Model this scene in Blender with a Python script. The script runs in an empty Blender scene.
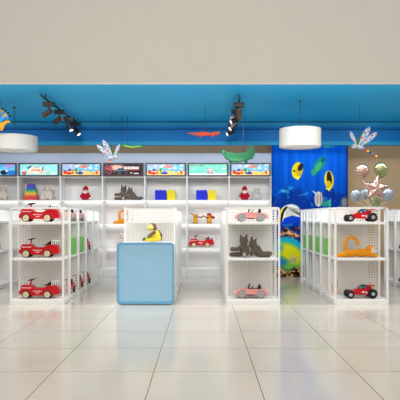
import bpy, bmesh, math, random
import numpy as np
from mathutils import Vector, Matrix, Euler
random.seed(7); rng = np.random.RandomState(5)
scene = bpy.context.scene
COL = scene.collection
PI = math.pi

# ------------------------------------------------------------------ camera
F, EYE, VX, VY = 570.0, 1.225, 202.5, 217.0
cd = bpy.data.cameras.new('camera'); cam = bpy.data.objects.new('camera', cd); COL.objects.link(cam)
cam.location = (0, 0, EYE); cam.rotation_euler = (PI/2, 0, 0)
cd.sensor_width = 36; cd.lens = F/400*36
cd.shift_x = -(VX-200)/400; cd.shift_y = (VY-200)/400
cd.clip_start = .05; cd.clip_end = 60
scene.camera = cam
def X(px, d): return (px-VX)*d/F
def Z(py, d): return EYE+(VY-py)*d/F

# ------------------------------------------------------------------ materials
def lin(c):
    return tuple(((v/255)/12.92 if v/255 <= .04045 else ((v/255+.055)/1.055)**2.4) for v in c)
def mat(name, rgb, rough=.5, metal=0., var=.06, scale=40., emit=0., bump=0., spec=.3, coat=0., trans=0., emit_rgb=None):
    m = bpy.data.materials.new(name); m.use_nodes = True
    nt = m.node_tree; b = nt.nodes['Principled BSDF']
    c = lin(rgb)
    tc = nt.nodes.new('ShaderNodeTexCoord'); ns = nt.nodes.new('ShaderNodeTexNoise')
    ns.inputs['Scale'].default_value = scale; ns.inputs['Detail'].default_value = 3
    nt.links.new(tc.outputs['Object'], ns.inputs['Vector'])
    rp = nt.nodes.new('ShaderNodeValToRGB')
    rp.color_ramp.elements[0].position = .3; rp.color_ramp.elements[1].position = .7
    rp.color_ramp.elements[0].color = (*[max(0, v*(1-var)) for v in c], 1)
    rp.color_ramp.elements[1].color = (*[min(1, v*(1+var)) for v in c], 1)
    nt.links.new(ns.outputs['Fac'], rp.inputs['Fac']); nt.links.new(rp.outputs['Color'], b.inputs['Base Color'])
    b.inputs['Roughness'].default_value = rough; b.inputs['Metallic'].default_value = metal
    b.inputs['Specular IOR Level'].default_value = spec; b.inputs['Coat Weight'].default_value = coat
    b.inputs['Transmission Weight'].default_value = trans
    if emit:
        b.inputs['Emission Color'].default_value = (*lin(emit_rgb or rgb), 1); b.inputs['Emission Strength'].default_value = emit
    if bump:
        bp = nt.nodes.new('ShaderNodeBump'); bp.inputs['Strength'].default_value = bump; bp.inputs['Distance'].default_value = .01
        nt.links.new(ns.outputs['Fac'], bp.inputs['Height']); nt.links.new(bp.outputs['Normal'], b.inputs['Normal'])
    return m
def paint_mat(name, rough=.4):
    m = bpy.data.materials.new(name); m.use_nodes = True; nt = m.node_tree; b = nt.nodes['Principled BSDF']
    a = nt.nodes.new('ShaderNodeAttribute'); a.attribute_name = 'paint'
    nt.links.new(a.outputs['Color'], b.inputs['Base Color']); b.inputs['Roughness'].default_value = rough; b.inputs['Specular IOR Level'].default_value = .25
    return m
M = {}
def D(key, *a, **k): M[key] = mat(key, *a, **k)
D('white_lacquer', (238,237,235), .35, var=.01)
D('shelf_white', (226,225,225), .5, var=.012)
D('perforated_white', (238,237,235), .45, var=.01); D('perforated_shaded', (217,213,206), .5, var=.01)  # second one is a shaded copy, darkened so light seems to come through the holes
D('header_grey', (156,168,188), .45, var=.02)
D('cream_paint', (211,205,195), .8, var=.012, scale=3)
D('taupe_paint', (176,152,120), .75, var=.03, scale=4)
D('blue_ceiling', (28,170,228), .6, var=.03, scale=1.2, spec=.3)
D('blue_fascia', (0,100,166), .6, var=.02, scale=1.5, spec=.2)
D('blue_shadow_line', (2,60,105), .6)  # darker blue standing in for the shadow lines at the fascia steps
D('blue_stripe', (8,130,172), .6, spec=.3)
D('counter_blue', (154,200,226), .3, var=.015, scale=6)
D('counter_edge', (108,170,210), .35, var=.02)
D('red_paint', (204,8,24), .3, coat=.12, var=.03)
D('black_rubber', (28,28,30), .6)
D('black_plastic', (18,18,20), .45, spec=.25)
D('cream_wheel', (222,206,160), .4)
D('steel', (200,202,205), .3, metal=.9)
D('white_plastic', (240,240,238), .35)
D('pink_paint', (232,156,152), .3, coat=.12)
D('grey_wheel', (150,146,144), .4)
D('grey_plush', (100,89,80), .95, var=.3, scale=120, bump=.5)
D('pale_pad', (178,168,160), .95, var=.1, scale=120)
D('orange_plush', (232,148,26), .95, var=.15, scale=110, bump=.5)
D('face_cream', (232,214,196), .9, var=.06)
D('beige_plush', (212,198,188), .95, var=.1, scale=110, bump=.5)
D('beige_muzzle', (228,218,208), .95)
D('silver_plush', (190,188,186), .95, var=.15, scale=110, bump=.5)
D('santa_red', (168,8,36), .85, var=.12, scale=90)
D('skin_doll', (236,196,172), .7)
D('white_plush', (238,234,230), .95, var=.05)
D('yellow_plush', (232,210,62), .95, var=.12, scale=110, bump=.4)
D('brown_plush', (124,98,72), .95, var=.2, scale=110, bump=.5)
D('pale_yellow', (236,226,140), .9)
D('block_blue', (16,36,200), .4)
D('block_yellow', (226,208,24), .4)
D('gold_wood', (196,138,14), .5, var=.15, scale=60)
D('bronze_cord', (120,84,40), .6)
D('leaf_green', (104,190,62), .45, var=.08, scale=25)
D('lime_label', (206,222,96), .5)
D('dragon_white', (170,174,178), .5)
D('wing_film', (156,162,170), .35)
D('dot_red', (222,52,58), .5); D('dot_blue', (40,128,206), .5); D('dot_yellow', (240,196,50), .5); D('dot_navy', (42,46,80), .5)
D('kite_green', (58,124,52), .6, var=.15, scale=20)
D('kite_lime', (140,168,50), .6, var=.15, scale=20)
D('croc_green', (34,106,70), .6, var=.18, scale=18)
D('croc_belly', (58,126,86), .6)
D('kite_orange', (206,68,24), .6, var=.15, scale=20)
D('bird_gold', (230,160,36), .7, var=.15, scale=30)
D('feather_blue', (30,140,216), .6)
D('feather_tan', (196,170,96), .7, var=.2)
D('drum_white', (190,188,184), .75, var=.01, emit=0.)
D('diffuser_white', (226,224,220), .6, emit=.12)
D('lamp_lens', (255,252,244), .3, emit=1.5)
D('bronze_can', (52,40,33), .5, spec=.25)
D('cord_dark', (60,66,84), .6)
D('led', (255,253,250), .5, emit=5.0)
D('foil_pink', (186,154,142),   .26, metal=.8, var=.04, scale=15)
D('foil_green', (150,156,108),   .26, metal=.8, var=.04, scale=15)
D('foil_silver', (150,160,172), .28, metal=.6, var=.05, scale=15)
D('ribbon', (214,206,196), .4)
D('frame_dark', (58,58,66), .45)
D('logo_red', (200,40,52), .5)
RAINBOW = [(206,66,66),(236,120,62),(240,196,60),(140,196,80),(50,150,150),(60,96,196),(120,60,190)]
for i, c in enumerate(RAINBOW): D('ring_%s' % 'red orange yellow green teal blue violet'.split()[i], c, .45)
M['paint'] = paint_mat('printed_picture_glow', .35)
_n = M['paint'].node_tree; _b = _n.nodes['Principled BSDF']; _n.links.new(_n.nodes['Attribute'].outputs['Color'], _b.inputs['Emission Color']); _b.inputs['Emission Strength'].default_value = .12  # faint glow added to brighten the prints; no lamp sits behind them
M['mural'] = paint_mat('printed_mural', .6); M['mural'].node_tree.nodes['Principled BSDF'].inputs['Specular IOR Level'].default_value = .04

def floor_mat():
    m = bpy.data.materials.new('cream_floor_tiles'); m.use_nodes = True; nt = m.node_tree; b = nt.nodes['Principled BSDF']
    g = nt.nodes.new('ShaderNodeNewGeometry'); mp = nt.nodes.new('ShaderNodeMapping')
    mp.inputs['Location'].default_value = (.385, -4.515+.0, 0)
    br = nt.nodes.new('ShaderNodeTexBrick'); br.offset = 0; br.squash = 1
    br.inputs['Scale'].default_value = 1; br.inputs['Mortar Size'].default_value = .0032; br.inputs['Mortar Smooth'].default_value = .1
    br.inputs['Brick Width'].default_value = .8; br.inputs['Row Height'].default_value = .795
    br.inputs['Color1'].default_value = (*lin((211,203,190)), 1); br.inputs['Color2'].default_value = (*lin((213,206,193)), 1)
    br.inputs['Mortar'].default_value = (*lin((84,78,70)), 1)
    nt.links.new(g.outputs['Position'], mp.inputs['Vector']); nt.links.new(mp.outputs['Vector'], br.inputs['Vector'])
    ns = nt.nodes.new('ShaderNodeTexNoise'); ns.inputs['Scale'].default_value = 1.7; ns.inputs['Detail'].default_value = 5
    nt.links.new(g.outputs['Position'], ns.inputs['Vector'])
    mx = nt.nodes.new('ShaderNodeMix'); mx.data_type = 'RGBA'; mx.blend_type = 'MULTIPLY'; mx.inputs['Factor'].default_value = .16
    nt.links.new(br.outputs['Color'], mx.inputs['A']); nt.links.new(ns.outputs['Fac'], mx.inputs['B'])
    nt.links.new(mx.outputs['Result'], b.inputs['Base Color'])
    r = nt.nodes.new('ShaderNodeMapRange'); r.inputs['To Min'].default_value = .1; r.inputs['To Max'].default_value = .2
    nt.links.new(ns.outputs['Fac'], r.inputs['Value']); nt.links.new(r.outputs['Result'], b.inputs['Roughness'])
    bp = nt.nodes.new('ShaderNodeBump'); bp.invert = True; bp.inputs['Strength'].default_value = .3; bp.inputs['Distance'].default_value = .002
    nt.links.new(br.outputs['Fac'], bp.inputs['Height']); nt.links.new(bp.outputs['Normal'], b.inputs['Normal'])
    b.inputs['Specular IOR Level'].default_value = .9
    return m
M['floor'] = floor_mat()

# ------------------------------------------------------------------ mesh building
class MB:
    def __init__(s): s.bm = bmesh.new()
    def _add(s, t, mi, smooth, bevel=0, seg=2):
        if bevel:
            bmesh.ops.bevel(t, geom=t.edges[:], offset=bevel, segments=seg, profile=.5, affect='EDGES', clamp_overlap=True)
        bmesh.ops.recalc_face_normals(t, faces=t.faces[:])
        for f in t.faces: f.material_index = mi; f.smooth = smooth
        me = bpy.data.meshes.new('tmp'); t.to_mesh(me); t.free(); s.bm.from_mesh(me); bpy.data.meshes.remove(me)
        return s
    def box(s, x0, x1, y0, y1, z0, z1, bevel=0, mi=0, mtx=None):
        t = bmesh.new(); bmesh.ops.create_cube(t, size=1)
        for v in t.verts: v.co = Vector((x0+(v.co.x+.5)*(x1-x0), y0+(v.co.y+.5)*(y1-y0), z0+(v.co.z+.5)*(z1-z0)))
        if mtx is not None: t.transform(mtx)
        return s._add(t, mi, False, bevel)
    def ell(s, c, r, rot=(0,0,0), mi=0, seg=16):
        t = bmesh.new(); bmesh.ops.create_uvsphere(t, u_segments=seg, v_segments=max(8, seg*2//3), radius=1)
        if isinstance(r, (int, float)): r = (r, r, r)
        t.transform(Matrix.Translation(c) @ Euler(rot).to_matrix().to_4x4() @ Matrix.Diagonal((*r, 1)))
        return s._add(t, mi, True)
    def tube(s, pts, r, seg=8, mi=0, closed=False, cap=True, smooth=True):
        pts = [Vector(p) for p in pts]; n = len(pts)
        rr = r if isinstance(r, (list, tuple)) else [r]*n
        t = bmesh.new(); rings = []
        up = None
        for i, p in enumerate(pts):
            if closed: tg = pts[(i+1) % n]-pts[i-1]
            else: tg = pts[min(i+1, n-1)]-pts[max(i-1, 0)]
            tg.normalize()
            if up is None:
                up = Vector((0,0,1)) if abs(tg.z) < .9 else Vector((1,0,0))
            a = tg.cross(up).normalized(); up = a.cross(tg).normalized()
            rings.append([t.verts.new(p+(a*math.cos(2*PI*k/seg)+up*math.sin(2*PI*k/seg))*rr[i]) for k in range(seg)])
        m = n if closed else n-1
        for i in range(m):
            A, B = rings[i], rings[(i+1) % n]
            for k in range(seg): t.faces.new((A[k], A[(k+1) % seg], B[(k+1) % seg], B[k]))
        if cap and not closed: t.faces.new(rings[0]); t.faces.new(rings[-1])
        return s._add(t, mi, smooth)
    def cyl(s, p0, p1, r0, r1=None, seg=20, mi=0, bevel=0):
        t = bmesh.new(); p0, p1 = Vector(p0), Vector(p1); L = (p1-p0).length
        bmesh.ops.create_cone(t, cap_ends=True, segments=seg, radius1=r0, radius2=r0 if r1 is None else r1, depth=L)
        if bevel: 
            es = [e for e in t.edges if len(e.link_faces) == 2 and any(len(f.verts) > 4 for f in e.link_faces)]
            bmesh.ops.bevel(t, geom=es, offset=bevel, segments=2, profile=.5, affect='EDGES')
        q = Vector((0,0,1)).rotation_difference((p1-p0).normalized())
        t.transform(Matrix.Translation((p0+p1)/2) @ q.to_matrix().to_4x4())
        s._add(t, mi, False)
        return s
    def prism(s, poly, y0, y1, bevel=0, mi=0, smooth=False, mtx=None, seg=2):
        t = bmesh.new()
        A = [t.verts.new((x, y0, z)) for x, z in poly]; B = [t.verts.new((x, y1, z)) for x, z in poly]
        t.faces.new(A); t.faces.new(B[::-1]); n = len(poly)
        for i in range(n): t.faces.new((A[i], B[i], B[(i+1) % n], A[(i+1) % n]))
        if mtx is not None: t.transform(mtx)
        return s._add(t, mi, smooth, bevel, seg)
    def torus(s, c, R, r, nrm=(0,0,1), seg=24, mi=0):
        q = Vector((0,0,1)).rotation_difference(Vector(nrm).normalized())
        pts = [Vector(c)+q @ Vector((R*math.cos(2*PI*k/seg), R*math.sin(2*PI*k/seg), 0)) for k in range(seg)]
        return s.tube(pts, r, 8, mi, closed=True)
    def lathe(s, prof, c=(0,0,0), seg=40, mi=0, smooth=False):
        t = bmesh.new(); rings = []
        for r, z in prof:
            rings.append([t.verts.new((c[0]+r*math.cos(2*PI*k/seg), c[1]+r*math.sin(2*PI*k/seg), c[2]+z)) for k in range(seg)])
        for A, B in zip(rings, rings[1:]):
            for k in range(seg): t.faces.new((A[k], A[(k+1) % seg], B[(k+1) % seg], B[k]))
        return s._add(t, mi, smooth)
    def ring(s, outer, inner, y0, y1, mi=0):
        "frame between two closed XZ outlines of equal length"
        t = bmesh.new(); n = len(outer)
        V = [[t.verts.new((x, y, z)) for x, z in P] for P in (outer, inner) for y in (y0, y1)]
        oa, ob, ia, ib = V
        for i in range(n):
            j = (i+1) % n
            t.faces.new((oa[i], oa[j], ia[j], ia[i])); t.faces.new((ob[i], ib[i], ib[j], ob[j]))
            t.faces.new((oa[i], ob[i], ob[j], oa[j])); t.faces.new((ia[i], ia[j], ib[j], ib[i]))
        return s._add(t, mi, False)
    def build(s, name, mats, parent=None, loc=None):
        me = bpy.data.meshes.new(name); s.bm.to_mesh(me); s.bm.free()
        if not isinstance(mats, (list, tuple)): mats = [mats]
        for m in mats: me.materials.append(M[m] if isinstance(m, str) else m)
        return link(name, me, parent, loc)
def link(name, me, parent=None, loc=None):
    o = bpy.data.objects.new(name, me); COL.objects.link(o)
    if parent is not None: o.parent = parent
    if loc is not None: o.location = loc
    return o
def tag(o, label=None, cat=None, group=None, kind=None):
    if label: o['label'] = label
    if cat: o['category'] = cat
    if group: o['group'] = group
    if kind: o['kind'] = kind
    return o
def empty(name, loc=(0,0,0), rz=0):
    o = bpy.data.objects.new(name, None); COL.objects.link(o); o.location = loc; o.rotation_euler = (0,0,rz); o.empty_display_size = .05
    return o
def dup(root, loc, label, group=None, rz=None, sc=None, cat=None):
    r = root.copy(); COL.objects.link(r); r.location = loc
    if rz is not None: r.rotation_euler = (0,0,rz)
    if sc: r.scale = (sc,)*3
    r['label'] = label
    if group: r['group'] = group
    if cat: r['category'] = cat
    for ch in list(root.children):
        c = ch.copy(); COL.objects.link(c); c.parent = r
        for g in list(ch.children):
            e = g.copy(); COL.objects.link(e); e.parent = c
    return r
def dots(r, pts, nose=True):
    "button eyes, then the nose last, each a part of its own"
    for i, (c, rad) in enumerate(pts):
        MB().ell(c, rad, seg=10).build('nose' if nose and i == len(pts)-1 else 'eye', 'black_plastic', r)
def struct(o): o['kind'] = 'structure'; return o
def blob(name, ells, material, parent, voxel=.006, smooth=4):
    "one continuous plush surface grown from overlapping rounded masses"
    b = MB()
    for e in ells:
        c, r = e[0], e[1]; rot = e[2] if len(e) > 2 else (0,0,0)
        b.ell(c, r, rot, seg=14)
    o = b.build(name, material, None)
    m = o.modifiers.new('r', 'REMESH'); m.mode = 'VOXEL'; m.voxel_size = voxel; m.use_smooth_shade = True
    m = o.modifiers.new('s', 'SMOOTH'); m.iterations = smooth; m.factor = .5
    dg = bpy.context.evaluated_depsgraph_get(); dg.update()
    me = bpy.data.meshes.new_from_object(o.evaluated_get(dg), depsgraph=dg)
    old = o.data; bpy.data.objects.remove(o); bpy.data.meshes.remove(old)
    me.name = name
    for p in me.polygons: p.use_smooth = True
    return link(name, me, parent)
def limb(p0, p1, r0, r1, n=6):
    p0, p1 = Vector(p0), Vector(p1)
    return [(tuple(p0.lerp(p1, i/(n-1))), r0+(r1-r0)*i/(n-1)) for i in range(n)]
def roundrect(x0, x1, z0, z1, r, n=6, corners=(1,1,1,1)):
    "corners: bl br tr tl"
    P = []
    for (cx, cz, a0, on) in ((x0+r, z0+r, PI, corners[0]), (x1-r, z0+r, 1.5*PI, corners[1]), (x1-r, z1-r, 0, corners[2]), (x0+r, z1-r, .5*PI, corners[3])):
        for k in range(n+1):
            a = a0+.5*PI*k/n
            if on: P.append((cx+r*math.cos(a), cz+r*math.sin(a)))
            else:
                q = 2**.5*r; m = a0+.25*PI
                P.append((cx+q*math.cos(m)+1e-5*(k-n/2)*math.cos(m+PI/2), cz+q*math.sin(m)+1e-5*(k-n/2)*math.sin(m+PI/2)))
    return P

# ------------------------------------------------------------------ painting onto dense flat meshes
class Canvas:
    def __init__(s, nx, ny, x0, x1, y0, y1, bg):
        s.nx, s.ny = nx, ny
        s.x, s.y = np.meshgrid(np.linspace(x0, x1, nx), np.linspace(y0, y1, ny))
        s.e = (x1-x0)/nx
        s.c = np.zeros((ny, nx, 3)); s.c[:] = bg
    def mix(s, m, col, a=1.):
        m = np.clip(m, 0, 1)[..., None]*a; s.c = s.c*(1-m)+np.array(col, float)*m
    def ell(s, cx, cy, rx, ry, col, rot=0, a=1., soft=.12):
        t = math.radians(rot); dx, dy = s.x-cx, s.y-cy
        u = (dx*math.cos(t)+dy*math.sin(t))/rx; v = (-dx*math.sin(t)+dy*math.cos(t))/ry
        s.mix((1-np.sqrt(u*u+v*v))/soft+.5, col, a)
    def rect(s, x0, x1, y0, y1, col, a=1.): s.mix(((s.x >= x0) & (s.x <= x1) & (s.y >= y0) & (s.y <= y1)).astype(float), col, a)
    def poly(s, P, col, a=1.):
        ins = np.zeros(s.x.shape, bool); n = len(P)
        for i in range(n):
            (ax, ay), (bx, by) = P[i], P[(i+1) % n]
            if ay == by: continue
            c = ((ay > s.y) != (by > s.y)) & (s.x < (bx-ax)*(s.y-ay)/(by-ay)+ax); ins ^= c
        s.mix(ins.astype(float), col, a)
    def noise(s, sx, sy, seed=0):
        r = np.random.RandomState(seed); u = (s.x-s.x.min())/sx; v = (s.y-s.y.min())/sy
        g = r.rand(int(v.max())+3, int(u.max())+3); i, j = v.astype(int), u.astype(int); fu, fv = u-j, v-i
        fu = fu*fu*(3-2*fu); fv = fv*fv*(3-2*fv)
        return (g[i,j]*(1-fu)+g[i,j+1]*fu)*(1-fv)+(g[i+1,j]*(1-fu)+g[i+1,j+1]*fu)*fv
    def mesh(s, name, pos, material):
        nx, ny = s.nx, s.ny
        P = pos(s.x, s.y).reshape(-1, 3)
        i = np.arange(nx*ny).reshape(ny, nx)
        Fc = np.stack([i[1:, :-1], i[1:, 1:], i[:-1, 1:], i[:-1, :-1]], -1).reshape(-1, 4)
        me = bpy.data.meshes.new(name); me.from_pydata(P.tolist(), [], Fc.tolist())
        v = np.clip(s.c/255, 0, 1); v = np.where(v <= .04045, v/12.92, ((v+.055)/1.055)**2.4)
        at = me.color_attributes.new('paint', 'FLOAT_COLOR', 'POINT')
        at.data.foreach_set('color', np.concatenate([v.reshape(-1, 3), np.ones((nx*ny, 1))], 1).ravel().astype(np.float32))
        me.materials.append(material); me.update()
        return me

# ================================================================== THE SETTING
BACK = 12.1; CEIL = 3.06
struct(MB().box(-7, 7, -4, BACK, -.1, 0).build('floor', 'floor'))
struct(MB().box(-5.3, 5.3, BACK, BACK+.15, 0, 3.2).build('wall_back', 'taupe_paint'))
struct(MB().box(-5.45, -5.3, 7.6, BACK+.15, 0, 3.2).build('wall_left', 'cream_paint'))
struct(MB().box(5.3, 5.45, 7.6, BACK+.15, 0, 3.2).build('wall_right', 'cream_paint'))
struct(MB().box(-5.3, 5.3, 7.7, BACK, CEIL, CEIL+.1).build('ceiling', 'blue_ceiling'))
# cream bulkhead over the shop front
Zb = Z(84.6, 7.7)
b = MB().box(-7, 7, 7.64, 7.7, Zb+.006, 5.4); b.box(-7, 7, 7.63, 7.7, Zb, Zb+.006, mi=1)
struct(b.build('wall_front', ['cream_paint', 'white_lacquer']))
# stepped blue fascia dropping from the ceiling in front of the shelving
fz = lambda y: Z(y, 11.0)
b = MB()
b.box(-5.3, 5.3, 11.0, 11.12, fz(141.5), fz(129.6))
b.box(-5.3, 5.3, 10.96, 11.12, fz(129.0), CEIL)
b.box(-5.3, 5.3, 10.945, 10.96, fz(126.4), fz(123), mi=2)
b.box(-5.3, 5.3, 11.03, 11.12, fz(129.7), fz(128.9), mi=1)
b.box(-5.3, 5.3, 10.956, 10.96, fz(122.7), CEIL, mi=1)
b.box(-5.3, 5.3, 11.0, 11.12, fz(145), fz(141.5), mi=2)
struct(b.build('trim_1', ['blue_fascia', 'blue_shadow_line', 'blue_stripe']))
# column carrying the mural
CX0, CX1, CD, CR = X(272, 11.6), X(349, 11.6), 11.6, .1
struct(MB().box(CX0+.01, CX1-.01, CD+.1, BACK-.001, .001, CEIL-.001).build('column', 'taupe_paint'))

# ------------------------------------------------------------------ undersea mural (painted in photo-sized units)
def mural():
    c = Canvas(250, 380, 272, 349, 120, 278.5, (0,92,212))
    y = c.y
    c.mix((y-160)/60, (0,62,164), 1.); c.mix((140-y)/25, (0,78,190), .6)
    r = c.noise(3.5, 60, 1); c.mix((r-.5)*2*np.clip((200-y)/50, 0, 1), (40,130,235), .6)
    c.mix((.45-r)*2, (0,60,164), .5)
    c.mix((c.x-342)/7, (2,38,112), .75); c.mix((277-c.x)/6, (6,56,160), .5)  # curved shading of the column painted into the right edge
    # distant reef
    n = c.noise(4, 3, 2)*.6+c.noise(1.6, 1.4, 3)*.4
    ridge = 190+5*np.sin(c.x/6.)+3*np.sin(c.x/2.3)
    c.mix(np.clip((y-ridge)/5, 0, 1)*(.4+n), (6,40,130), .9)
    c.mix(np.clip((y-ridge)/5, 0, 1)*np.clip((n-.58)*6, 0, 1), (30,110,190), .8)
    for ex, ey, rx in ((283,191,7), (290,188,5), (277,193,5), (298,194,5), (306,193,5)):
        c.mix(np.clip(1-np.hypot((c.x-ex)/rx, (y-ey)/3), 0, 1)*np.clip((n-.4)*5, 0, 1), (70,190,220), .9)
    # small turquoise fish at the top
    c.ell(327, 146.3, 4, 1.6, (60,150,160), 5); c.poly([(330,146),(334,144),(334,148)], (50,140,150))
    # oval yellow butterfly fish
    c.ell(297.3, 170.3, 5.4, 8.2, (226,206,26), 12); c.ell(299.5, 170.5, 3.2, 6.2, (190,158,20), 10, .8)
    c.ell(300.6, 167.2, 2.4, 4.2, (34,36,40), 25); c.ell(294.3, 171, 1, 1.2, (20,20,20)); c.poly([(293,177),(298,180),(301,176)], (240,220,50))
    c.ell(329, 180, 4.6, 9.3, (228,206,24), -4); c.ell(329.3, 178.5, 2.6, 7.2, (36,34,24), -6); c.ell(328.8, 184, 2.2, 3.4, (206,176,30))
    c.ell(328, 187.5, .9, .9, (20,20,20)); c.poly([(325,188),(329,191),(332,187)], (240,222,60))
    # green fish seen from the side
    c.ell(319.5, 164.5, 4.8, 9, (28,132,124), 32); c.ell(318, 167, 2.4, 6, (70,172,120), 32, .8); c.poly([(311,170),(315,168),(317,174),(312,176)], (44,150,110))
    c.ell(323, 160, 1.6, 3, (14,90,110), 32); c.poly([(322,156),(326,157),(326,163)], (16,104,130))
    # striped fish
    c.ell(318.5, 199, 4, 7.5, (206,222,220), 0)
    for k in range(5): c.ell(315.7+k*1.5, 199, .42, 7.2, (30,70,90) if k % 2 else (200,120,60), 0)
    c.poly([(315,192),(312,190.5),(317,196)], (210,225,225)); c.poly([(323,204),(331,199),(331,207)], (60,170,140)); c.ell(325, 204, 4, 2.6, (40,140,120))
    # zebra lionfish at the column edge
    m = np.clip(1.6-np.hypot((c.x-344.6)/5.2, (y-202.5)/7.5)*1.6, 0, 1)
    c.mix(m, (22,26,34), 1); c.mix(m*(np.sin((c.x-.6*y)*3.4) > .45), (220,222,222), .9)
    # large butterfly fish
    c.ell(290, 214, 11, 9.5, (234,236,226), -20)
    for k in range(9):
        c.poly([(286+k*1.7, 207+k*.2), (286.5+k*1.7, 206.8+k*.2), (302, 217-k*.2), (302, 217.6-k*.2)], (60,64,60), .8)
    an = np.arctan2(c.y-226, c.x-280); c.mix(np.clip(1.5-np.hypot((c.x-290)/11, (c.y-214)/9.5)*1.5, 0, 1)*(np.sin(an*58) > .25)*(c.x > 285), (70,84,88), .75)
    c.poly([(278,222),(281.5,211),(285.5,206.5),(288,206.5),(284,213),(282,222)], (18,18,22)); c.poly([(277,222),(278,214),(281,209.5),(284.5,206.5),(281,214),(280,222)], (236,206,30))
    c.poly([(284,218),(292,215.5),(300,217),(300,223),(288,224),(282,223)], (8,60,190)); 
    # orange coral heads
    for k in range(46):
        q = np.random.RandomState(k+50); ex, ey = 281+q.rand()*22, 228+q.rand()*13
        c.ell(ex, ey, .7+q.rand()*1.6, .7+q.rand()*1.2, [(150,92,40),(226,170,90),(40,26,22),(200,120,50),(96,60,34)][q.randint(5)], 0, .9, .4)
    # parrotfish
    c.ell(289, 253, 19, 15, (20,170,200), 28); c.ell(288, 258, 17, 12.5, (120,196,70), 30, .95, .5); c.ell(291, 253.5, 14, 8, (228,220,24), 32, .95, .6)
    c.ell(280, 262, 6, 5, (20,110,210), 0, .8, .9); c.ell(293.5, 259, 4.5, 3.4, (226,190,120), 40, .8, .8); c.ell(278, 248, 5, 4, (20,150,220), 0, .8, .9)
    for k in range(5): c.ell(283+k*3, 262-k*.5, .5, 3, (40,120,190), 25, .7)
    # coral bed along the foot and the hidden right half
    n2 = c.noise(2.2, 1.8, 9)
    bed = 268+2.5*np.sin(c.x/3.)
    c.mix((y-bed)/2, (96,70,40), 1.); c.mix(np.clip((y-bed)/2, 0, 1)*np.clip((n2-.5)*6, 0, 1), (214,176,110), .9); c.mix(np.clip((y-bed)/2, 0, 1)*np.clip((.35-n2)*8, 0, 1), (16,14,18), 1)
    n3 = c.noise(5, 4, 12); right = np.clip((c.x-305)/6, 0, 1)*np.clip((y-238)/10, 0, 1)
    c.mix(right*np.clip((n3-.4)*4, 0, 1), (30,90,120), .9); c.mix(right*np.clip((n3-.66)*7, 0, 1), (210,120,70), .9)
    W = CX1-CX0
    def pos(x, yy):
        s = (x-272)/77*W                       # across the face; the two sides wrap round rounded corners
        px = CX0+s; py = np.full_like(s, CD)
        for side in (0, 1):
            t = s if side == 0 else W-s
            m = t < CR
            dd = CR-np.sqrt(np.clip(CR**2-(CR-t)**2, 0, None)); py = np.where(m, CD+dd*.9, py)
        zz = EYE+(VY-yy)*CD/F
        return np.stack([px, py-.004, np.clip(zz, .004, CEIL-.003)], -1)
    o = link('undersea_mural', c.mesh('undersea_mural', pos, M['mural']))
    tag(o, 'tall blue undersea mural of tropical fish wrapped round the column', 'mural')
mural()

# ================================================================== WALL SHELVING
SW, SX1, SF, SB = .863, 1.408, 11.64, 12.06
SHZ = [Z(200.0, SF), Z(224.0, SF), Z(247.6, SF), .165]
def wall_shelf():
    r = empty('wall_shelf')
    w = SW/2-.001
    MB().box(-w, w, SB-.015, SB, 0, 2.53).build('back_panel', 'shelf_white', r)
    for s in (-1, 1): MB().box(min(s*w, s*(w-.011)), max(s*w, s*(w-.011)), SF, SB-.015, .0, 2.06, .002).build('side_panel', 'white_lacquer', r)
    b = MB().box(-w, w, SF-.0, SB-.015, 2.06, 2.53); b.box(-w+.011, w-.011, SF, SB-.015, 2.035, 2.06, mi=1)
    b.build('header', ['header_grey', 'shelf_white'], r)
    for k in range(3):
        s = MB().box(-w+.011, w-.011, SF+.003, SB-.015, SHZ[k]-.026, SHZ[k], .002).build('shelf', 'white_lacquer', r)
        MB().box(-w+.03, w-.03, SB-.075, SB-.05, SHZ[k]-.034, SHZ[k]-.0265).build('light_strip', 'led', s)
    MB().box(-w+.011, w-.011, SF-.02, SB-.015, 0, .165, .003).build('plinth', 'white_lacquer', r)
    return r
BAYC = [SX1-SW*(6-k)-SW/2 for k in range(7)]
side = ['leftmost, cut by the photo edge,', 'holding the rainbow stacking tower', 'holding one red doll alone', 'holding two grey cats under the dark car poster',
        'holding blocks under a beach poster', 'holding blocks under the mint green poster', 'rightmost, beside the undersea mural']
ws = wall_shelf(); ws.location = (BAYC[0], 0, 0)
tag(ws, 'white lit wall shelf bay, '+side[0]+' with a beige bear', 'shelf', 'wall shelving bays along the back')
for k in range(1, 7): dup(ws, (BAYC[k], 0, 0), 'white lit wall shelf bay, '+side[k], 'wall shelving bays along the back')

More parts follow.
